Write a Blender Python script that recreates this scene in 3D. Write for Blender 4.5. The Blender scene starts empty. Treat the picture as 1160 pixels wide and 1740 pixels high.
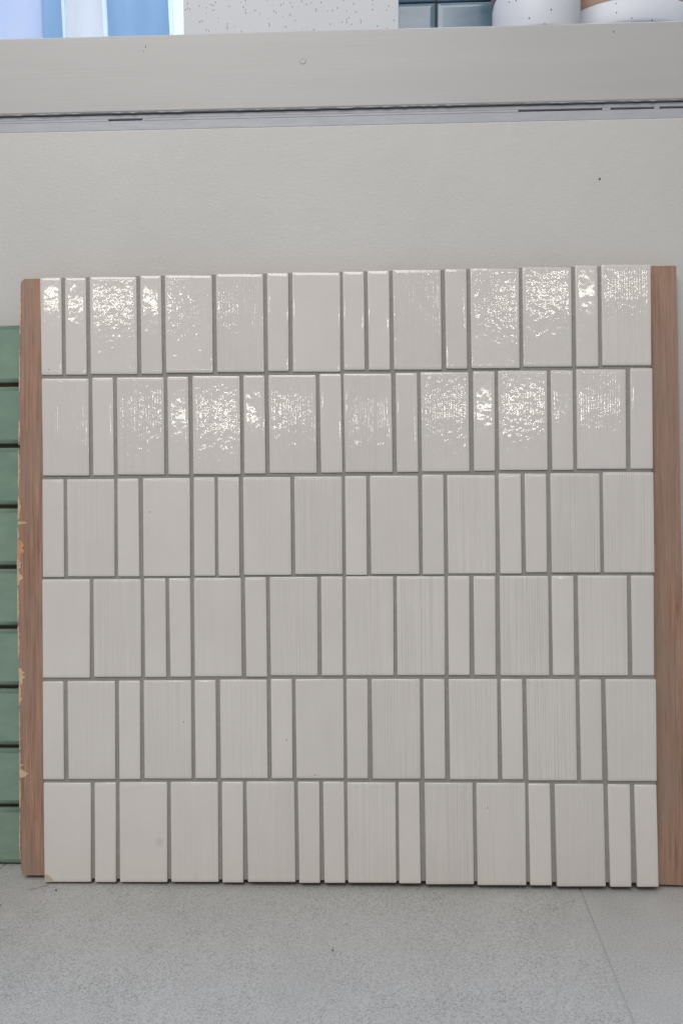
import bpy, bmesh, math, random
from mathutils import Matrix, Vector
R = math.radians
SC = bpy.context.scene
COL = SC.collection
rng = random.Random(7)

# ------------------------------------------------------------------ camera
cd = bpy.data.cameras.new('camera'); cam = bpy.data.objects.new('camera', cd); COL.objects.link(cam)
cam.matrix_world = Matrix(((0.99931, 0.003717, 0.036956, 0.02845),
                           (0.036666, 0.060149, -0.997516, -0.74754),
                           (-0.00593, 0.998183, 0.059971, 0.42235), (0, 0, 0, 1)))
cd.sensor_fit = 'VERTICAL'; cd.sensor_height = 36; cd.lens = 27.04
cd.clip_start = 0.02; cd.clip_end = 60
SC.camera = cam

# ------------------------------------------------------------------ light (an indoor showroom)
SC.view_settings.view_transform = 'Standard'; SC.view_settings.look = 'None'
SC.view_settings.exposure = 0; SC.view_settings.gamma = 1
SC.cycles.use_denoising = True
SC.cycles.sample_clamp_indirect = 6
wd = bpy.data.worlds.new('World'); SC.world = wd; wd.use_nodes = True
bg = wd.node_tree.nodes['Background']
bg.inputs[0].default_value = (0.97, 0.985, 1.0, 1); bg.inputs[1].default_value = 0.15

def lamp(name, loc, target, sx, sy, power, col):
    l = bpy.data.lights.new(name, 'AREA'); l.shape = 'RECTANGLE'; l.size = sx; l.size_y = sy
    l.energy = power; l.color = col
    o = bpy.data.objects.new(name, l); COL.objects.link(o); o.location = loc
    d = Vector(target) - Vector(loc)
    o.rotation_euler = d.to_track_quat('-Z', 'Y').to_euler()
    return o
# broad soft room light from the ceiling, a little to the left behind the viewer
lamp('ceiling_softlight', (-0.48, -1.75, 2.25), (0, 0, 0.5), 1.8, 1.3, 44, (1.0, 0.972, 0.945))
# daylight from above the window side: only reaches the floor farther from the wall
lamp('skylight', (0.1, 0.75, 3.2), (0.0, -0.55, 0.0), 2.4, 0.9, 60, (0.52, 0.70, 1.0))
lamp('overhead_fill', (0.0, -0.32, 3.0), (0.0, -0.32, 0.0), 2.4, 0.7, 9, (0.86, 0.92, 1.0))  # added fill lamp over the board, brightens the tile top edges
# window light behind the sill
lamp('window_daylight', (-0.2, 1.1, 1.25), (-0.2, 0.1, 0.92), 2.0, 1.0, 22, (0.80, 0.90, 1.0))
# ceiling panels far behind the viewer that glint in the glazed tiles
for x, y, z, sx, sy, p in ((-2.45, -6.2, 2.88, 1.20, 0.24, 20), (1.75, -6.2, 2.88, 1.15, 0.24, 19),
                           (-2.35, -10.6, 2.75, 1.5, 0.70, 72), (1.90, -10.6, 2.75, 1.7, 0.70, 82)):
    lamp('ceiling_panel', (x, y, z), (x, y, 0), sx, sy, p, (1.0, 0.96, 0.87))

# ------------------------------------------------------------------ node helpers
def mat(name):
    m = bpy.data.materials.new(name); m.use_nodes = True
    nt = m.node_tree; b = nt.nodes['Principled BSDF']
    return m, nt, b
def N(nt, t, **kw):
    n = nt.nodes.new(t)
    for k, v in kw.items():
        if k.startswith('i_'):
            n.inputs[int(k[2:]) if k[2:].isdigit() else k[2:]].default_value = v
        else: setattr(n, k, v)
    return n
def L(nt, a, b): nt.links.new(a, b)
def coords(nt, scale=(1, 1, 1), seeded=False):
    tc = N(nt, 'ShaderNodeTexCoord')
    mp = N(nt, 'ShaderNodeMapping'); mp.inputs['Scale'].default_value = scale
    if seeded:
        oi = N(nt, 'ShaderNodeObjectInfo')
        mu = N(nt, 'ShaderNodeMath', operation='MULTIPLY', i_1=37.0); L(nt, oi.outputs['Random'], mu.inputs[0])
        cb = N(nt, 'ShaderNodeCombineXYZ')
        for i in range(3): L(nt, mu.outputs[0], cb.inputs[i])
        L(nt, cb.outputs[0], mp.inputs['Location'])
    L(nt, tc.outputs['Object'], mp.inputs['Vector'])
    return mp.outputs[0]
def noise(nt, vec, scale=1.0, detail=2.0, rough=0.5):
    n = N(nt, 'ShaderNodeTexNoise'); n.inputs['Scale'].default_value = scale
    n.inputs['Detail'].default_value = detail; n.inputs['Roughness'].default_value = rough
    L(nt, vec, n.inputs['Vector']); return n.outputs['Fac']
def math_(nt, op, a, b=None, clamp=False):
    n = N(nt, 'ShaderNodeMath', operation=op); n.use_clamp = clamp
    for i, v in enumerate((a, b)):
        if v is None: continue
        if isinstance(v, (int, float)): n.inputs[i].default_value = v
        else: L(nt, v, n.inputs[i])
    return n.outputs[0]
def ramp(nt, fac, stops):
    r = N(nt, 'ShaderNodeValToRGB'); L(nt, fac, r.inputs[0])
    while len(r.color_ramp.elements) < len(stops): r.color_ramp.elements.new(0.5)
    for e, (p, c) in zip(r.color_ramp.elements, stops):
        e.position = p; e.color = (c, c, c, 1) if isinstance(c, (int, float)) else (*c, 1)
    return r.outputs[0]
def mixc(nt, fac, a, b, mode='MIX'):
    n = N(nt, 'ShaderNodeMix', data_type='RGBA', blend_type=mode)
    for i, v in ((0, fac), (6, a), (7, b)):
        if isinstance(v, (int, float)): n.inputs[i].default_value = v
        elif isinstance(v, tuple): n.inputs[i].default_value = (*v, 1)
        else: L(nt, v, n.inputs[i])
    return n.outputs[2]
def bump(nt, b, height, dist=1.0, strength=1.0):
    n = N(nt, 'ShaderNodeBump'); n.inputs['Distance'].default_value = dist; n.inputs['Strength'].default_value = strength
    L(nt, height, n.inputs['Height']); L(nt, n.outputs[0], b.inputs['Normal'])
def attr(nt, name):
    a = N(nt, 'ShaderNodeAttribute', attribute_name=name); a.attribute_type = 'OBJECT'; return a.outputs['Fac']

# ------------------------------------------------------------------ materials
def glaze_white(name, smudge=None):
    m, nt, b = mat(name)
    g = attr(nt, 'groove'); bl = attr(nt, 'mottle')
    cx = coords(nt, (1, 1, 1), True)
    sx = N(nt, 'ShaderNodeSeparateXYZ'); L(nt, cx, sx.inputs[0])
    warp = noise(nt, coords(nt, (150, 1, 6), True), 1.0, 1.0, 0.5)
    sn = math_(nt, 'SINE', math_(nt, 'ADD', math_(nt, 'MULTIPLY', sx.outputs[0], 2650.0), math_(nt, 'MULTIPLY', warp, 9.0)))
    rnd = noise(nt, coords(nt, (560, 1, 6), True), 1.0, 2.0, 0.55)
    gate = ramp(nt, noise(nt, coords(nt, (55, 1, 9), True), 1.0, 1.0, 0.5), ((0.32, 0.15), (0.62, 1.0)))
    st = math_(nt, 'ADD', math_(nt, 'MULTIPLY', math_(nt, 'MULTIPLY', sn, gate), 0.15), math_(nt, 'MULTIPLY', rnd, 0.8))
    fine = noise(nt, coords(nt, (190, 190, 180), True), 1.0, 1.0, 0.5)
    wave = noise(nt, coords(nt, (85, 85, 70), True), 1.0, 2.0, 0.5)
    h = math_(nt, 'MULTIPLY', math_(nt, 'MULTIPLY', st, g), 0.00024)
    h2 = math_(nt, 'MULTIPLY', math_(nt, 'MULTIPLY', fine, bl), 0.00016)
    h3 = math_(nt, 'MULTIPLY', wave, 0.00021)
    bump(nt, b, math_(nt, 'ADD', math_(nt, 'ADD', h, h2), h3))
    cl = noise(nt, coords(nt, (22, 22, 16), True), 1.0, 3.0, 0.6)
    c = mixc(nt, ramp(nt, cl, ((0.3, 0.0), (0.75, 1.0))), (0.695, 0.660, 0.630), (0.662, 0.627, 0.596))
    dk = math_(nt, 'MULTIPLY', ramp(nt, st, ((0.22, 1.0), (0.46, 0.0))), math_(nt, 'MULTIPLY', g, 0.23))  # darker groove lines: thinner glaze, plus relief shade put into the colour
    c = mixc(nt, dk, c, (0.42, 0.405, 0.395))
    if smudge:
        tc = N(nt, 'ShaderNodeTexCoord')
        mp = N(nt, 'ShaderNodeMapping'); mp.vector_type = 'TEXTURE'
        mp.inputs['Location'].default_value = smudge; mp.inputs['Scale'].default_value = (0.0075, 1, 0.011)
        L(nt, tc.outputs['Object'], mp.inputs['Vector'])
        ln = N(nt, 'ShaderNodeVectorMath', operation='LENGTH'); L(nt, mp.outputs[0], ln.inputs[0])
        nz = noise(nt, coords(nt, (260, 260, 160)), 1.0, 4.0, 0.75)
        f = math_(nt, 'SUBTRACT', math_(nt, 'MULTIPLY', nz, 1.3), ln.outputs['Value'], True)
        c = mixc(nt, math_(nt, 'MULTIPLY', f, 0.45, True), c, (0.33, 0.30, 0.265))
    tv = attr(nt, 'tone')
    c = mixc(nt, 1.0, c, N_rgb(nt, tv), 'MULTIPLY')
    L(nt, c, b.inputs['Base Color'])
    b.inputs['Roughness'].default_value = 0.06
    b.inputs['IOR'].default_value = 1.52
    return m
def N_rgb(nt, val):
    cb = N(nt, 'ShaderNodeCombineColor')
    for i in range(3): L(nt, val, cb.inputs[i])
    return cb.outputs[0]

M_TILE = glaze_white('white_glaze')
M_TILE_SMUDGE = glaze_white('white_glaze_smudged', (0.0165, 0, -0.010))

def simple(name, col, rough=0.5, var=0.06, vscale=(30, 30, 30), bamp=0.0, bscale=400, detail=3):
    m, nt, b = mat(name)
    n = noise(nt, coords(nt, vscale), 1.0, detail, 0.6)
    lo = tuple(max(0, c * (1 - var)) for c in col); hi = tuple(min(1, c * (1 + var)) for c in col)
    L(nt, mixc(nt, ramp(nt, n, ((0.3, 0.0), (0.7, 1.0))), lo, hi), b.inputs['Base Color'])
    b.inputs['Roughness'].default_value = rough
    if bamp:
        bump(nt, b, math_(nt, 'MULTIPLY', noise(nt, coords(nt, (bscale,) * 3), 1.0, 3.0, 0.6), bamp))
    return m
M_GROUT = simple('grey_grout', (0.288, 0.274, 0.257), 0.9, 0.08, (200, 200, 200), 0.0002, 1500)
M_FGROUT = simple('pale_floor_joint', (0.40, 0.395, 0.385), 0.9, 0.1)
M_CHIP = simple('bare_clay', (0.50, 0.43, 0.34), 0.85, 0.12, (500, 500, 500), 0.0002, 900)
M_DOT = simple('dark_pit', (0.10, 0.09, 0.08), 0.8)

def wood():
    m, nt, b = mat('reddish_plywood')
    gr = noise(nt, coords(nt, (420, 420, 14)), 1.0, 5.0, 0.68)
    big = noise(nt, coords(nt, (38, 38, 8)), 1.0, 4.0, 0.6)
    c = mixc(nt, ramp(nt, gr, ((0.32, 0.0), (0.68, 1.0))), (0.215, 0.113, 0.076), (0.455, 0.272, 0.190))
    c = mixc(nt, ramp(nt, big, ((0.36, 0.0), (0.66, 0.75))), c, (0.30, 0.215, 0.17))
    pores = noise(nt, coords(nt, (1000, 1000, 40)), 1.0, 1.0, 0.5)
    c = mixc(nt, ramp(nt, pores, ((0.64, 0.0), (0.74, 0.4))), c, (0.16, 0.085, 0.06))
    L(nt, c, b.inputs['Base Color']); b.inputs['Roughness'].default_value = 0.62
    bump(nt, b, math_(nt, 'MULTIPLY', gr, 0.00035))
    return m
M_WOOD = wood()
M_SPLINT = simple('raw_splintered_wood', (0.60, 0.43, 0.29), 0.85, 0.22, (500, 500, 160), 0.0006, 700)
M_SPLINT_O = simple('torn_orange_wood', (0.53, 0.28, 0.16), 0.8, 0.15, (400, 400, 120), 0.0004, 700)

def wall_paint():
    m, nt, b = mat('white_wall_paint')
    n = noise(nt, coords(nt, (5, 5, 5)), 1.0, 4.0, 0.6)
    c = mixc(nt, ramp(nt, n, ((0.35, 0.0), (0.7, 1.0))), (0.592, 0.583, 0.566), (0.556, 0.546, 0.528))
    L(nt, c, b.inputs['Base Color']); b.inputs['Roughness'].default_value = 0.55
    r1 = noise(nt, coords(nt, (260, 260, 420)), 1.0, 3.0, 0.6)
    r2 = noise(nt, coords(nt, (18, 18, 18)), 1.0, 3.0, 0.6)
    bump(nt, b, math_(nt, 'ADD', math_(nt, 'MULTIPLY', r1, 0.00026), math_(nt, 'MULTIPLY', r2, 0.0007)))
    return m
M_WALL = wall_paint()
def apron_paint():
    m, nt, b = mat('brushed_grey_white_paint')
    n = noise(nt, coords(nt, (6, 60, 60)), 1.0, 4.0, 0.6)
    c = mixc(nt, ramp(nt, n, ((0.3, 0.0), (0.7, 1.0))), (0.445, 0.440, 0.432), (0.470, 0.465, 0.457))
    L(nt, c, b.inputs['Base Color']); b.inputs['Roughness'].default_value = 0.42
    r1 = noise(nt, coords(nt, (14, 300, 520)), 1.0, 3.0, 0.6)
    bump(nt, b, math_(nt, 'MULTIPLY', r1, 0.00010))
    return m
M_APRON = apron_paint()
M_TRACK = simple('blueish_white_track', (0.43, 0.445, 0.485), 0.45, 0.07, (30, 200, 200), 0.0003, 300)
M_DARK = simple('dark_gap', (0.24, 0.24, 0.30), 0.8)

def floor_mat():
    m, nt, b = mat('concrete_look_porcelain')
    pos = N(nt, 'ShaderNodeNewGeometry').outputs['Position']
    big = noise(nt, pos, 9.0, 4.0, 0.6)
    c = mixc(nt, ramp(nt, big, ((0.32, 0.0), (0.7, 1.0))), (0.415, 0.409, 0.399), (0.475, 0.469, 0.458))
    sp = noise(nt, coords(nt, (640, 640, 640), True), 1.0, 2.0, 0.75)
    patch = noise(nt, pos, 16.0, 3.0, 0.6)
    amt = ramp(nt, patch, ((0.30, 0.35), (0.70, 1.0)))
    c = mixc(nt, math_(nt, 'MULTIPLY', ramp(nt, sp, ((0.32, 1.0), (0.50, 0.0))), math_(nt, 'MULTIPLY', amt, 0.70)), c, (0.10, 0.096, 0.09))
    c = mixc(nt, math_(nt, 'MULTIPLY', ramp(nt, sp, ((0.52, 0.0), (0.68, 1.0))), 0.25), c, (0.68, 0.675, 0.665))
    L(nt, c, b.inputs['Base Color']); b.inputs['Roughness'].default_value = 0.5
    bump(nt, b, math_(nt, 'MULTIPLY', sp, 0.00012))
    return m
M_FLOOR = floor_mat()

def glaze_green():
    m, nt, b = mat('green_glaze')
    n = noise(nt, coords(nt, (30, 30, 50), True), 1.0, 3.0, 0.6)
    c = mixc(nt, ramp(nt, n, ((0.3, 0.0), (0.72, 1.0))), (0.188, 0.280, 0.222), (0.240, 0.345, 0.272))
    L(nt, c, b.inputs['Base Color']); b.inputs['Roughness'].default_value = 0.10
    bump(nt, b, math_(nt, 'MULTIPLY', noise(nt, coords(nt, (40, 40, 60), True), 1.0, 1.0), 0.0004))
    return m
M_GREEN = glaze_green()
M_CLAY = simple('brown_board', (0.16, 0.115, 0.085), 0.8, 0.2)
M_CLAYEDGE = simple('pale_clay_body', (0.45, 0.38, 0.30), 0.8, 0.1)

def speckled(name, col, dot, thr, scale=300):
    m, nt, b = mat(name)
    v = N(nt, 'ShaderNodeTexVoronoi'); v.inputs['Scale'].default_value = 1.0
    L(nt, coords(nt, (scale, scale, scale * 0.75)), v.inputs['Vector'])
    w = N(nt, 'ShaderNodeSeparateColor'); L(nt, v.outputs['Color'], w.inputs[0])
    keep = math_(nt, 'GREATER_THAN', w.outputs[0], 0.80)
    size = math_(nt, 'MULTIPLY', w.outputs[1], thr)
    f = math_(nt, 'MULTIPLY', math_(nt, 'LESS_THAN', v.outputs['Distance'], size), keep)
    n = noise(nt, coords(nt, (12, 12, 12)), 1.0, 3.0)
    c = mixc(nt, n, tuple(x * 0.95 for x in col), tuple(min(1, x * 1.05) for x in col))
    L(nt, mixc(nt, f, c, dot), b.inputs['Base Color']); b.inputs['Roughness'].default_value = 0.5
    return m
M_SPECK = speckled('speckled_off_white', (0.58, 0.60, 0.64), (0.30, 0.295, 0.32), 0.36, 400)
M_POT = speckled('speckled_white_glaze', (0.68, 0.71, 0.78), (0.14, 0.11, 0.12), 0.30, 330)
M_MAUVE = simple('mauve_clay', (0.36, 0.24, 0.27), 0.6)
M_PEACH = simple('peach_clay', (0.60, 0.42, 0.32), 0.6)
M_SHADOWRING = simple('brown_foot_shade', (0.20, 0.13, 0.11), 0.8)  # shade under the dish, put into the foot's dark colour
def blue_glaze():
    m, nt, b = mat('slate_blue_glaze')
    n = noise(nt, coords(nt, (25, 25, 60), True), 1.0, 4.0, 0.6)
    c = mixc(nt, ramp(nt, n, ((0.3, 0.0), (0.7, 1.0))), (0.105, 0.170, 0.225), (0.160, 0.235, 0.300))
    L(nt, c, b.inputs['Base Color']); b.inputs['Roughness'].default_value = 0.15
    return m
M_BLUE = blue_glaze()
M_WHITEGLASS = simple('pale_glass_edge', (0.72, 0.80, 0.86), 0.3)
def translucent(name, col, col2):
    m, nt, b = mat(name)
    n = noise(nt, coords(nt, (40, 40, 10)), 1.0, 2.0, 0.5)
    c = mixc(nt, ramp(nt, n, ((0.3, 0.0), (0.7, 1.0))), col, col2)
    t = N(nt, 'ShaderNodeBsdfTranslucent'); L(nt, c, t.inputs[0])
    d = N(nt, 'ShaderNodeBsdfDiffuse'); L(nt, c, d.inputs[0])
    mx = N(nt, 'ShaderNodeMixShader'); mx.inputs[0].default_value = 0.35
    L(nt, t.outputs[0], mx.inputs[1]); L(nt, d.outputs[0], mx.inputs[2])
    L(nt, mx.outputs[0], nt.nodes['Material Output'].inputs[0])
    return m
M_TBLUE = translucent('backlit_blue', (0.40, 0.54, 0.70), (0.46, 0.61, 0.76))
M_TLAV = translucent('backlit_lavender', (0.70, 0.73, 0.84), (0.62, 0.70, 0.84))
M_TWHITE = translucent('backlit_white', (0.80, 0.82, 0.86), (0.74, 0.76, 0.80))
M_TEDGE = translucent('backlit_edge', (0.92, 0.98, 1.0), (0.88, 0.97, 1.0))

# ------------------------------------------------------------------ object helpers
def link(name, me, m, parent=None, loc=None):
    o = bpy.data.objects.new(name, me); COL.objects.link(o)
    if m and not me.materials: me.materials.append(m)
    if parent: o.parent = parent
    if loc is not None: o.location = loc
    return o
def from_bm(name, bm, m, parent=None, loc=None, smooth=False):
    me = bpy.data.meshes.new(name); bmesh.ops.recalc_face_normals(bm, faces=bm.faces[:])
    bm.to_mesh(me); bm.free()
    if smooth:
        for p in me.polygons: p.use_smooth = True
    return link(name, me, m, parent, loc)
def box(name, x0, x1, y0, y1, z0, z1, m, parent=None, bev=0.0, seg=2):
    cx, cy, cz = (x0 + x1) / 2, (y0 + y1) / 2, (z0 + z1) / 2
    bm = bmesh.new(); bmesh.ops.create_cube(bm, size=1)
    for v in bm.verts: v.co = Vector((v.co.x * (x1 - x0), v.co.y * (y1 - y0), v.co.z * (z1 - z0)))
    if bev: bmesh.ops.bevel(bm, geom=bm.edges[:], offset=bev, segments=seg, profile=0.5, affect='EDGES')
    return from_bm(name, bm, m, parent, (cx, cy, cz))
def empty(name, loc=(0, 0, 0), mtx=None):
    o = bpy.data.objects.new(name, None); COL.objects.link(o); o.empty_display_size = 0.05
    if mtx is not None: o.matrix_world = mtx
    else: o.location = loc
    return o
def tag(o, label=None, cat=None, group=None, kind=None):
    for k, v in (('label', label), ('category', cat), ('group', group), ('kind', kind)):
        if v: o[k] = v
    return o
def lathe(name, prof, m, parent=None, loc=None, seg=96):
    """prof: list of (radius, z); closed on the axis where the radius is 0"""
    bm = bmesh.new(); rings = []
    for r, z in prof:
        if r < 1e-6: rings.append([bm.verts.new((0, 0, z))])
        else: rings.append([bm.verts.new((r * math.cos(2 * math.pi * i / seg), r * math.sin(2 * math.pi * i / seg), z)) for i in range(seg)])
    for a, b in zip(rings, rings[1:]):
        for i in range(seg):
            j = (i + 1) % seg
            q = [a[i % len(a)], a[j % len(a)], b[j % len(b)], b[i % len(b)]]
            q = [v for k, v in enumerate(q) if v not in q[:k]]
            if len(q) >= 3: bm.faces.new(q)
    return from_bm(name, bm, m, parent, loc, True)
def tile_mesh(name, q, thick, r, pillow, inset, square_right=False):
    """q: four (x, z) corners tl, tr, br, bl round (0, 0); the glazed face looks to -y, the back lies at y = 0"""
    bm = bmesh.new()
    cxy = [Vector((a, b)) for a, b in q]
    def ring(ins, y, cut):
        out = []
        n = 4
        for i in range(n):
            p, a, c = cxy[i], cxy[i - 1], cxy[(i + 1) % n]
            da = (a - p).normalized(); dc = (c - p).normalized()
            base = p + (da + dc) * ins
            out.append(bm.verts.new((base.x + da.x * cut, y, base.y + da.y * cut)))
            out.append(bm.verts.new((base.x + dc.x * cut, y, base.y + dc.y * cut)))
        return out
    rings = [ring(0, 0, 0.0006), ring(0, -(thick - pillow - r), 0.0006), ring(r * 0.3, -(thick - pillow - r * 0.3), 0.0007),
             ring(r, -(thick - pillow), 0.0009), ring(inset, -thick, 0.0010)]
    for a, b in zip(rings, rings[1:]):
        for i in range(8):
            j = (i + 1) % 8
            bm.faces.new((a[i], a[j], b[j], b[i]))
    bm.faces.new(rings[-1]); bm.faces.new(rings[0][::-1])
    me = bpy.data.meshes.new(name); bmesh.ops.recalc_face_normals(bm, faces=bm.faces[:])
    bm.to_mesh(me); bm.free()
    for p in me.polygons: p.use_smooth = len(p.vertices) == 4
    if square_right:
        xm = max(v.co.x for v in me.vertices)
        for v in me.vertices:
            if v.co.x > 0.02: v.co.x = xm
    return me
TILES = [
  [('n',-14,6160,203,6155,-6,5160,212,5156),('n',243,6156,458,6151,247,5158,466,5154),('W',500,6159,981,6149,504,5160,988,5152),('n',1021,6160,1234,6156,1026,5153,1243,5149),('W',1276,6159,1758,6148,1281,5161,1764,5153),('W',1799,6161,2280,6151,1803,5159,2286,5150),('n',2322,6157,2539,6152,2323,5160,2536,5156),('W',2578,6160,3064,6149,2575,5150,3060,5141),('n',3091,6157,3304,6152,3093,5159,3306,5156),('n',3341,6159,3558,6155,3343,5155,3560,5151),('W',3595,6162,4076,6152,3596,5153,4079,5145),('n',4119,6157,4334,6152,4118,5154,4333,5150),('W',4372,6159,4858,6149,4371,5154,4852,5146),('W',4893,6160,5376,6150,4889,5161,5373,5153),('n',5416,6165,5635,6160,5413,5154,5634,5151),('W',5675,6167,6159,6157,5668,5160,6153,5152)],
  [('W',-4,5122,481,5114,3,4126,485,4120),('n',519,5124,733,5121,522,4122,738,4119),('W',773,5122,1256,5114,776,4127,1259,4121),('n',1293,5122,1506,5118,1298,4121,1515,4118),('W',1552,5124,2033,5115,1552,4122,2039,4116),('n',2073,5121,2286,5117,2072,4122,2291,4119),('W',2327,5121,2809,5113,2331,4125,2810,4119),('n',2846,5122,3062,5119,2851,4122,3071,4120),('W',3089,5122,3569,5114,3095,4124,3575,4118),('n',3614,5120,3828,5116,3614,4119,3832,4117),('W',3865,5122,4344,5114,3866,4122,4343,4117),('n',4389,5123,4603,5119,4386,4122,4598,4120),('W',4638,5125,5124,5117,4638,4127,5119,4121),('n',5160,5120,5377,5116,5162,4121,5374,4118),('W',5415,5124,5899,5116,5408,4128,5894,4122),('n',5947,5127,6162,5123,5934,4124,6155,4121)],
  [('n',-4,4088,215,4086,-5,3088,218,3086),('W',249,4087,738,4082,255,3092,740,3089),('n',772,4088,987,4085,771,3089,994,3087),('W',1035,4089,1516,4083,1034,3089,1515,3086),('n',1556,4091,1770,4088,1552,3089,1770,3088),('n',1803,4088,2016,4085,1801,3088,2018,3086),('W',2060,4087,2542,4081,2061,3094,2544,3091),('W',2580,4087,3062,4081,2581,3098,3060,3095),('n',3093,4085,3308,4082,3093,3087,3306,3085),('W',3344,4086,3827,4080,3346,3093,3831,3090),('n',3868,4090,4081,4087,3863,3087,4080,3086),('W',4118,4083,4593,4077,4119,3094,4594,3090),('n',4632,4091,4849,4088,4634,3090,4849,3088),('n',4890,4088,5103,4085,4890,3100,5101,3099),('W',5143,4089,5628,4083,5143,3096,5627,3093),('W',5662,4093,6158,4087,5661,3093,6156,3089)],
  [('W',-12,3064,480,3061,-12,2060,477,2059),('W',518,3063,1005,3059,517,2067,1004,2066),('n',1040,3067,1259,3066,1041,2064,1262,2064),('n',1294,3068,1510,3066,1301,2066,1515,2065),('W',1550,3068,2028,3064,1550,2069,2032,2068),('n',2070,3072,2284,3071,2075,2066,2290,2065),('W',2323,3073,2804,3069,2323,2078,2801,2076),('n',2841,3073,3058,3072,2840,2076,3055,2076),('W',3091,3073,3568,3070,3083,2076,3564,2075),('W',3603,3070,4080,3066,3597,2077,4077,2076),('n',4115,3068,4327,3067,4110,2078,4322,2077),('n',4371,3066,4585,3065,4368,2077,4582,2076),('W',4630,3067,5110,3063,4626,2072,5110,2071),('n',5144,3065,5359,3063,5144,2073,5358,2073),('W',5403,3065,5884,3062,5404,2070,5884,2069),('n',5927,3061,6146,3060,5924,2069,6139,2069)],
  [('n',-12,2022,200,2022,-14,1025,205,1025),('W',244,2026,734,2025,247,1028,732,1029),('n',772,2029,989,2028,771,1029,988,1030),('W',1028,2032,1513,2031,1029,1036,1515,1037),('n',1550,2033,1763,2033,1550,1039,1765,1040),('W',1807,2037,2283,2036,1807,1040,2287,1041),('n',2324,2042,2538,2041,2324,1041,2537,1042),('W',2573,2041,3058,2040,2574,1042,3055,1043),('n',3087,2040,3301,2040,3085,1041,3295,1042),('W',3340,2040,3824,2039,3342,1040,3821,1041),('n',3856,2039,4069,2038,3857,1041,4068,1042),('W',4111,2038,4593,2037,4112,1036,4592,1037),('n',4628,2037,4841,2036,4630,1037,4841,1038),('W',4881,2036,5366,2035,4887,1028,5369,1029),('n',5406,2031,5617,2031,5407,1029,5620,1030),('W',5661,2033,6154,2032,5670,1024,6150,1025)],
  [('W',-10,990,477,991,-5,-15,476,-11),('n',516,993,733,994,514,-13,731,-12),('W',773,998,1260,1000,770,-11,1256,-8),('W',1297,1002,1777,1003,1294,-7,1777,-4),('n',1819,1005,2033,1006,1816,-7,2029,-6),('W',2068,1008,2551,1009,2074,-1,2556,2),('n',2588,1007,2805,1008,2593,-6,2804,-4),('n',2842,1008,3052,1009,2846,-4,3056,-2),('W',3087,1003,3569,1004,3085,-2,3569,2),('n',3600,1004,3806,1005,3595,-4,3812,-2),('W',3859,1001,4336,1002,3860,-10,4340,-6),('W',4374,1000,4858,1002,4374,-16,4858,-12),('n',4890,996,5101,996,4894,-14,5110,-13),('W',5149,992,5627,994,5156,-22,5638,-18),('n',5671,990,5886,990,5680,-22,5890,-21),('n',5931,987,6144,987,5942,-20,6154,-18)],
]
# ------------------------------------------------------------------ floor of large porcelain tiles
floor = box('floor', -6, 6, -11, 0.6, -0.12, -0.0024, M_FGROUT); tag(floor, 'grey concrete look tiled floor', kind='structure')
P = 0.6009
ang = R(-3.03); ca, sa = math.cos(ang), math.sin(ang)
bm = bmesh.new(); bmesh.ops.create_cube(bm, size=1)
for v in bm.verts: v.co = Vector((v.co.x * 0.6, v.co.y * 0.6, v.co.z * 0.0075))
bmesh.ops.bevel(bm, geom=[e for e in bm.edges if all(v.co.z > 0 for v in e.verts)], offset=0.0006, segments=1, affect='EDGES')
ft = bpy.data.meshes.new('floor_tile'); bm.to_mesh(ft); bm.free(); ft.materials.append(M_FLOOR)
for i in range(-4, 4):
    for j in range(-4, 1):
        lx, ly = (i + 0.5) * P, (j + 0.5) * P + 0.2
        o = link('floor_tile', ft, None, floor)
        wx, wy = 0.2366 + lx * ca - ly * sa, lx * sa + ly * ca
        o.location = Vector((wx, wy, -0.00525)) - floor.location
        o.rotation_euler.z = ang

# ------------------------------------------------------------------ wall under the sill
WY = 0.066
wall = box('wall', -3.2, 3.2, WY, WY + 0.16, -0.02, 0.7725, M_WALL, None, 0.0016, 2)
tag(wall, 'white painted plaster wall behind the tile boards, below the window sill', 'wall')
sp = from_bm('paint_speck', (lambda b: (bmesh.ops.create_uvsphere(b, u_segments=8, v_segments=6, radius=0.0011), b)[1])(bmesh.new()), M_DOT, wall)
sp.location = Vector((0.2637, WY, 0.7132)) - wall.location

# ------------------------------------------------------------------ window sill: apron board, sill board, track strips
sill = empty('window_sill', (0, WY, 0.7725))
tag(sill, 'white painted wooden window sill with a deep apron board and a track strip under it', 'window sill')
def sbox(name, x0, x1, y0, y1, z0, z1, m, bev=0.0, seg=2):
    o = box(name, x0, x1, y0, y1, z0, z1, m, None, bev, seg); o.location -= sill.location; o.parent = sill; return o
SZ = 0.8656
sbox('apron_board', -3.2, 3.2, 0.0632, 0.085, 0.7894, SZ, M_APRON, 0.0013, 3)
sbox('sill_board', -3.2, 3.2, 0.0855, 0.52, 0.835, SZ - 0.0012, M_APRON, 0.001)
sbox('track_strip', -3.2, 3.2, 0.0670, 0.090, 0.7842, 0.7882, M_TRACK, 0.0005)
sbox('track_strip', -3.2, 3.2, 0.0676, 0.090, 0.7726, 0.7824, M_TRACK, 0.0006)
sbox('track_backing', -3.2, 3.2, 0.0705, 0.0900, 0.7825, 0.7841, M_DARK)
for x0, x1 in ((-3.2, -0.242), (-0.206, 0.181), (0.266, 0.274), (0.318, 0.323)):
    sbox('paint_bridge', x0, x1, 0.0673 + rng.random() * 0.0002, 0.0704, 0.7822, 0.7843, M_TRACK)
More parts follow.
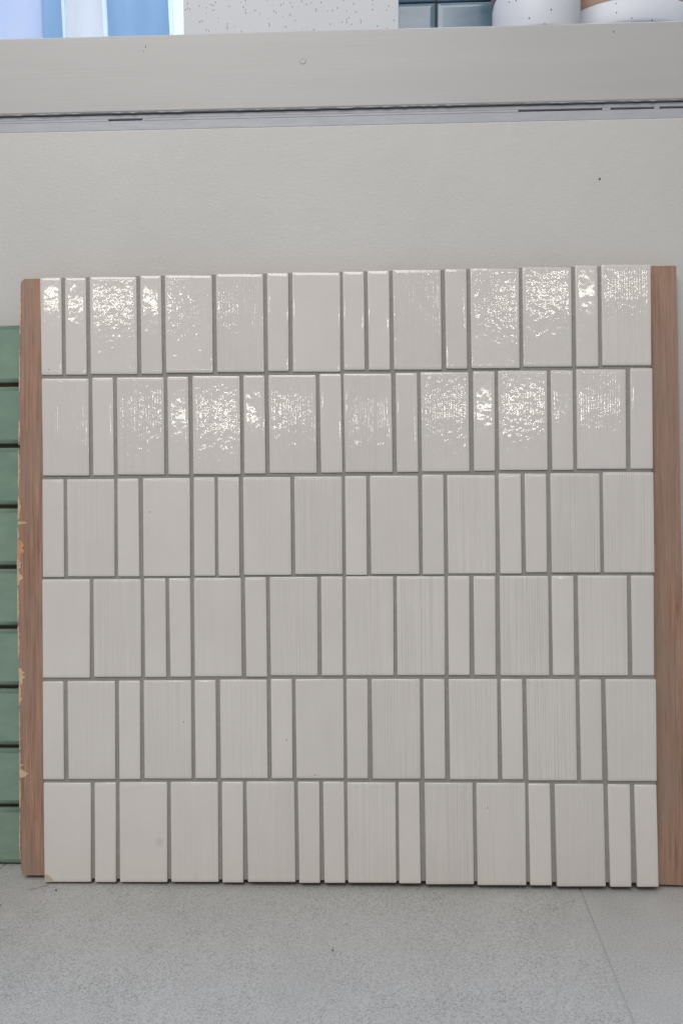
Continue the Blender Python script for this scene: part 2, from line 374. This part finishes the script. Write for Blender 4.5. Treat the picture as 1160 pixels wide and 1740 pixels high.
# uneven run of caulk under the apron and blobs of paint on it
bm = bmesh.new(); prev = None
for i in range(0, 181):
    x = -0.45 + i * 0.005
    h = 0.0002 + 0.0009 * rng.random() ** 2
    d = 0.0005 + 0.0005 * rng.random()
    ring = [bm.verts.new((x, 0.0638, 0.7895)), bm.verts.new((x, 0.0639, 0.7894 - h)), bm.verts.new((x, 0.0639 + d, 0.7894 - h)), bm.verts.new((x, 0.0655, 0.7895))]
    if prev:
        for k in range(4): bm.faces.new((prev[k], prev[(k + 1) % 4], ring[(k + 1) % 4], ring[k]))
    prev = ring
for v in bm.verts: v.co -= sill.location
from_bm('caulk_line', bm, M_TRACK, sill, (0, 0, 0))
# filled nail hole in the apron
lathe('filled_nail_hole', [(0.0, 0.0001), (0.0016, 0.0002), (0.0030, 0.0006), (0.0040, 0.0)], M_APRON, sill).rotation_euler.x = R(90)
COL.objects['filled_nail_hole'].location = Vector((-0.0385, 0.0632, 0.8362)) - sill.location
for px, pz, s in ((-0.2, 0.852, 0.0007), (-0.202, 0.8475, 0.0005), (0.275, 0.8545, 0.0008)):
    o = from_bm('paint_dent', (lambda b: (bmesh.ops.create_uvsphere(b, u_segments=6, v_segments=4, radius=s), b)[1])(bmesh.new()), M_DOT, sill)
    o.location = Vector((px, 0.0633, pz + 0.0018)) - sill.location; o.scale = (0.6, 0.5, 2.2)

# ------------------------------------------------------------------ the tiled display board
BM = Matrix(((0.999979, 0.0, -0.006458, -0.30324), (0.00045, 0.997564, 0.069755, 0.0),
             (0.006442, -0.069756, 0.997543, 0.0025), (0, 0, 0, 1)))
board = empty('tile_display_board', mtx=BM)
tag(board, 'plywood board faced with narrow and wide white glazed tiles, leaning on the wall', 'tile board')
W, H = 0.6145, 0.6155
# local frame: x right, z up along the face, y into the wall; tile faces at y = 0
# plywood panel with an uneven, splintered left edge
left = [(-0.0217, 0.6178), (-0.0250, 0.6150), (-0.0254, 0.6120), (-0.0262, 0.5897), (-0.0271, 0.5407), (-0.0280, 0.4796), (-0.0290, 0.4185), (-0.0300, 0.3575),
        (-0.0308, 0.3209), (-0.0305, 0.2601), (-0.0296, 0.2054), (-0.0295, 0.1144), (-0.0299, 0.0539), (-0.0300, 0.0297), (-0.0289, 0.0116), (-0.0268, 0.0013)]
def lx(z):
    for (xa, za), (xb, zb) in zip(left, left[1:]):
        if zb <= z <= za: return xa + (xb - xa) * (za - z) / (za - zb + 1e-9)
    return left[-1][0]
outl = [left[0], left[1], left[2]]
z = 0.607
while z > 0.014:
    j = 0.0009 * rng.random() if z < 0.45 else 0.0003 * rng.random()
    if rng.random() < 0.12: j += 0.0011
    outl.append((lx(z) + j, z)); z -= 0.0045 + 0.004 * rng.random()
outl += [left[-2], left[-1], (0.30, 0.0012), (0.607, 0.0008), (0.618, -0.0032), (0.648, -0.0040), (0.6456, 0.2922), (0.6453, 0.4813), (0.6443, 0.6166), (0.6425, 0.6170)]
bm = bmesh.new()
fr = [bm.verts.new((x, 0.0088, z)) for x, z in outl]; bk = [bm.verts.new((x + (0.0006 if x < 0 else 0), 0.0208, z)) for x, z in outl]
bm.faces.new(fr); bm.faces.new(bk[::-1])
for i in range(len(outl)):
    j = (i + 1) % len(outl); bm.faces.new((fr[i], bk[i], bk[j], fr[j]))
panel = from_bm('backing_panel', bm, M_WOOD, board)
# pale torn fibres along that edge
def splinter(z0, z1, w, m, name='splinter', proud=0.0004):
    bm = bmesh.new(); n = max(3, int((z0 - z1) / 0.0022)); a = []
    for i in range(n + 1):
        zz = z0 + (z1 - z0) * i / n; taper = math.sin(math.pi * (0.12 + 0.76 * i / n))
        x0 = lx(zz) - 0.0005 + 0.0004 * rng.random(); x1 = x0 + w * taper * (0.45 + 0.75 * rng.random()) + 0.0003
        a.append([bm.verts.new((x0, 0.0088 - proud * 0.4, zz)), bm.verts.new((x1, 0.0088 - proud * 0.6, zz)), bm.verts.new((x1, 0.0100, zz)), bm.verts.new((x0, 0.0112, zz))])
    for p, q in zip(a, a[1:]):
        for k in range(4): bm.faces.new((p[k], p[(k + 1) % 4], q[(k + 1) % 4], q[k]))
    bm.faces.new(a[0]); bm.faces.new(a[-1][::-1])
    return from_bm(name, bm, m, panel)
for z0, z1, w in ((0.600, 0.560, 0.0012), (0.545, 0.500, 0.0010), (0.470, 0.445, 0.0014), (0.440, 0.400, 0.0013), (0.392, 0.368, 0.0030), (0.366, 0.363, 0.0085), (0.360, 0.346, 0.0014),
                  (0.330, 0.316, 0.0042), (0.315, 0.300, 0.0050), (0.298, 0.262, 0.0018), (0.258, 0.225, 0.0016), (0.214, 0.196, 0.0062), (0.196, 0.176, 0.0030),
                  (0.172, 0.130, 0.0013), (0.128, 0.104, 0.0016), (0.100, 0.070, 0.0014), (0.066, 0.018, 0.0011)):
    splinter(z0, z1, w, M_SPLINT)
splinter(0.3465, 0.3265, 0.0078, M_SPLINT_O, 'torn_patch', 0.0006)
for z0, z1, w in ((0.1105, 0.1015, 0.0085), (0.1155, 0.113, 0.006)): splinter(z0, z1, w, M_SPLINT, 'splinter', 0.0005)

# grout bed: recessed below the tile faces, stops just short of the bottom edge
o = box('grout', -0.0003, W - 0.0004, 0.0019, 0.0080, 0.0018, H + 0.0003, M_GROUT); o.parent = board
o = box('gap_shade_layer', 0.0012, W - 0.0010, 0.0081, 0.0087, 0.0016, H - 0.002, M_DARK); o.parent = board  # added dark layer: shade of the bottom notches as a colour

GROOVE = [[0, 0, .35, 0, .15, .8, 0, .25, 0, 0, .7, 0, .2, .6, 0, .9],
          [.7, 0, .8, 0, .7, 0, .9, 0, 1., 0, .7, 0, .6, 0, 1., 0],
          [0, .8, 0, .3, 0, 0, .5, .9, 0, .5, 0, .9, 0, 0, 1.2, 1.],
          [.2, .8, 0, 0, .4, 0, .9, 0, .9, 1.2, 0, 0, 1.2, 0, .8, 0],
          [0, .6, 0, .8, 0, .8, 0, .4, 0, 1.2, 0, .9, 0, 1.3, 0, .8],
          [.1, 0, .1, .6, 0, .7, 0, 0, .9, 0, 1.2, .8, 0, .7, 0, 0]]
MOTTLE = [[.06, .06, 1.0, .05, 1.1, .7, .1, .5, .1, .1, .8, .1, 1.2, 1.0, .1, .6],
          [.5, .1, .9, .06, 1., .08, .6, .1, .5, .1, .9, .06, 1., .1, .4, .1]] + [[.3] * 16] * 4
DOTS = {(0, 0): [(0.0070, 0.5212)], (2, 3): [(0.1107, 0.3743)], (4, 3): [(0.1434, 0.1610)], (4, 6): [(0.2480, 0.1432)], (4, 7): [(0.2762, 0.1078)],
        (5, 11): [(0.4482, 0.0755)], (5, 3): [(0.193, 0.082)]}
dotm = None
for ri, row in enumerate(TILES):
    for ci, t in enumerate(row):
        kind, v = t[0], [a * 1e-4 for a in t[1:]]
        tl, tr, bl, br = (v[0], v[1]), (v[2], v[3]), (v[4], v[5]), (v[6], v[7])
        cx = (tl[0] + tr[0] + bl[0] + br[0]) / 4; cz = (tl[1] + tr[1] + bl[1] + br[1]) / 4
        q = [(a - cx, b - cz) for a, b in (tl, tr, br, bl)]
        nm = 'wide_tile' if kind == 'W' else 'narrow_tile'
        me = tile_mesh(nm, q, 0.0078, 0.0008, 0.00003, 0.0036)
        o = link(nm, me, M_TILE_SMUDGE if (ri, ci) == (5, 2) else M_TILE, board, (cx, 0.0078 + rng.uniform(-0.0002, 0.0003), cz))
        o.rotation_euler = (R(rng.uniform(-0.22, 0.22)), 0, R(rng.uniform(-0.22, 0.22)))
        o['groove'] = float(GROOVE[ri][ci]) * (0.7 if ri < 2 else 1.15); o['mottle'] = float(MOTTLE[ri][ci]); o['tone'] = rng.uniform(0.972, 1.022)
        for dx, dz in DOTS.get((ri, ci), []):
            bm = bmesh.new(); bmesh.ops.create_uvsphere(bm, u_segments=8, v_segments=6, radius=0.00062)
            d = from_bm('glaze_pit', bm, M_DOT, o, (dx - cx, -0.0078, dz - cz)); d.scale = (0.8, 0.25, 1.1)
        if (ri, ci) == (5, 0):          # broken corner with the clay showing
            bm = bmesh.new()
            pts = [(0.0001, 0.0078), (0.0024, 0.0078), (0.0062, 0.0058), (0.0096, 0.0002), (0.0016, 0.0001), (0.0006, 0.0014)]
            f0 = [bm.verts.new((x - cx + bl[0] + 0.0002, -0.00772 - 0.0004, z - cz + bl[1] + 0.0002)) for x, z in pts]
            f1 = [bm.verts.new((v_.co.x, -0.0060, v_.co.z)) for v_ in f0]
            bm.faces.new(f0); bm.faces.new(f1[::-1])
            for i in range(6): bm.faces.new((f0[i], f0[(i + 1) % 6], f1[(i + 1) % 6], f1[i]))
            from_bm('chipped_corner', bm, M_CHIP, o)

# ------------------------------------------------------------------ green tile board standing behind it on the left
lean = R(1.55)
GM = Matrix.Translation((-0.345, 0.0357, -0.0008)) @ Matrix.Rotation(-lean, 4, 'X')
gb = empty('green_tile_board', mtx=GM)
tag(gb, 'board of glossy green glazed tiles in one stack, half hidden at the left edge', 'tile board')
o = box('backing_panel', -0.19, 0.0120, 0.0072, 0.0142, 0.0, 0.5712, M_CLAY); o.parent = gb
GT = 0.0607
for k in range(9):
    z0 = 0.0011 + k * 0.0638
    zc = z0 + GT / 2; w2 = 0.2 / 2
    d = rng.uniform(-0.0004, 0.0004)
    q = [(-w2, GT / 2 - 0.0004 + d), (w2, GT / 2 - 0.0004), (w2, -GT / 2 + 0.0006), (-w2, -GT / 2 + 0.0006)]
    me = tile_mesh('green_tile', q, 0.0072, 0.0018, 0.0003, 0.0045, True)
    o = link('green_tile', me, M_GREEN, gb, (-0.0860, 0.0071, zc))
    o.rotation_euler = (R(rng.uniform(-0.3, 0.3)), 0, 0)

# ------------------------------------------------------------------ things standing on the sill
ZS = SZ - 0.0012
# bright blue and white striped panel, lit from behind
sp_ = empty('striped_panel', (-0.19, 0.15, ZS)); sp_.rotation_euler = (R(-3), R(-2.6), 0)
tag(sp_, 'bright panel of vertical blue and white strips at the left end of the sill', 'panel')
for x0, x1, m, y in ((-0.330, -0.152, M_TLAV, 0.000), (-0.1515, -0.1285, M_TBLUE, 0.001), (-0.128, -0.1245, M_TEDGE, -0.001), (-0.124, -0.0815, M_TWHITE, 0.0006), (-0.081, -0.0765, M_TEDGE, -0.001),
                     (-0.076, -0.0055, M_TBLUE, 0.0005), (-0.005, -0.0005, M_TEDGE, -0.001), (0.0, 0.060, M_TEDGE, 0.0004)):
    o = box('edge_strip' if x1 - x0 < 0.006 else 'strip', x0, x1, y, y + 0.004, 0.0, 0.36, m, None, 0.0004, 1); o.parent = sp_
# speckled square panel
p = box('speckled_slab', -0.1690, 0.0608, 0.100, 0.111, ZS, ZS + 0.232, M_SPECK, None, 0.0008, 2)
tag(p, 'off white slab with small dark speckles standing on the sill beside the striped panel', 'slab')
# slate blue tile board
bb = empty('blue_tile_board', (0.0625, 0.165, ZS))
tag(bb, 'glossy slate blue tiles on a board between the speckled slab and the white pot', 'tile board')
o = box('backing_panel', -0.034, 0.198, 0.0073, 0.0142, 0.0, 0.232, M_CLAY); o.parent = bb
bt = tile_mesh('blue_tile', [(-0.0375, 0.0355), (0.0375, 0.0355), (0.0375, -0.0355), (-0.0375, -0.0355)], 0.0072, 0.0018, 0.0004, 0.006)
for r_ in range(3):
    for c_ in range(3):
        link('blue_tile', bt, M_BLUE, bb, (0.0050 + c_ * 0.0770, 0.0072, 0.0487 + r_ * 0.0728))
# white speckled pot with a mauve upper part
pot = empty('speckled_pot', (0.2068, 0.1100, ZS)); pr = 0.0455
tag(pot, 'round white speckled pot with a mauve upper part, in front of the slate blue tiles', 'pot')
lathe('pot_base', [(0, 0.0), (pr - 0.004, 0.0), (pr - 0.001, 0.0012), (pr, 0.004), (pr, 0.042), (pr - 0.0012, 0.0470), (pr - 0.004, 0.0495), (0, 0.0495)], M_POT, pot)
lathe('pot_top', [(0, 0.0497), (pr - 0.004, 0.0497), (pr + 0.000, 0.053), (pr + 0.0018, 0.060), (pr + 0.0018, 0.115), (pr, 0.118), (pr - 0.003, 0.116), (pr - 0.004, 0.080), (0, 0.078)], M_MAUVE, pot)
# wide white speckled dish with a peach upper part
dish = empty('speckled_dish', (0.318, 0.192, ZS))
tag(dish, 'wide round white speckled dish with a peach upper part, right of the white pot', 'dish')
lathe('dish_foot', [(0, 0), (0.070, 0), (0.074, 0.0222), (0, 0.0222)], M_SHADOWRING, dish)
lathe('dish_base', [(0, 0.0223), (0.086, 0.0223), (0.089, 0.0240), (0.090, 0.027), (0.090, 0.0465), (0.0885, 0.0490), (0, 0.0490)], M_POT, dish)
lathe('dish_top', [(0, 0.0492), (0.084, 0.0492), (0.088, 0.055), (0.088, 0.10), (0.085, 0.102), (0.083, 0.099), (0.082, 0.06), (0, 0.055)], M_PEACH, dish)

# ------------------------------------------------------------------ crumbs on the floor
def crumb(name, pts, rad, label, cat, m=M_DOT):
    bm = bmesh.new(); prev = None
    for i, (x, y, z) in enumerate(pts):
        ring = [bm.verts.new((x + rad * math.cos(a) * 0.7, y + rad * math.cos(a) * 0.7, z + rad + rad * math.sin(a))) for a in (0, 2.09, 4.19)]
        if prev:
            for k in range(3): bm.faces.new((prev[k], prev[(k + 1) % 3], ring[(k + 1) % 3], ring[k]))
        else: bm.faces.new(ring)
        prev = ring
    bm.faces.new(prev[::-1])
    return tag(from_bm(name, bm, m), label, cat)
crumb('hair', [(-0.3155, -0.0120, 0), (-0.3110, -0.0125, 0.0004), (-0.3060, -0.0110, 0.0006), (-0.3030, -0.0080, 0.0005), (-0.3000, -0.0055, 0.0003), (-0.2975, -0.0045, 0)], 0.00022,
      'thin dark bent hair on the floor below the left corner of the tile board', 'hair')
def pebble(x, y, s, label):
    bm = bmesh.new(); bmesh.ops.create_icosphere(bm, subdivisions=1, radius=s)
    for v in bm.verts: v.co *= rng.uniform(0.7, 1.25)
    o = from_bm('dirt_crumb', bm, M_DOT, None, (x, y, s * 0.5)); o.scale = (1, 1.2, 0.6)
    tag(o, label, 'crumb')
pebble(-0.0055, -0.1009, 0.0010, 'dark dirt crumb on the floor in front of the middle of the tile board')
pebble(-0.2865, -0.0130, 0.0011, 'tiny dark dirt crumb on the floor just under the left tiles, beside the hair')
pebble(-0.3300, -0.0410, 0.0010, 'tiny dark dirt crumb on the floor far left, below the hair')
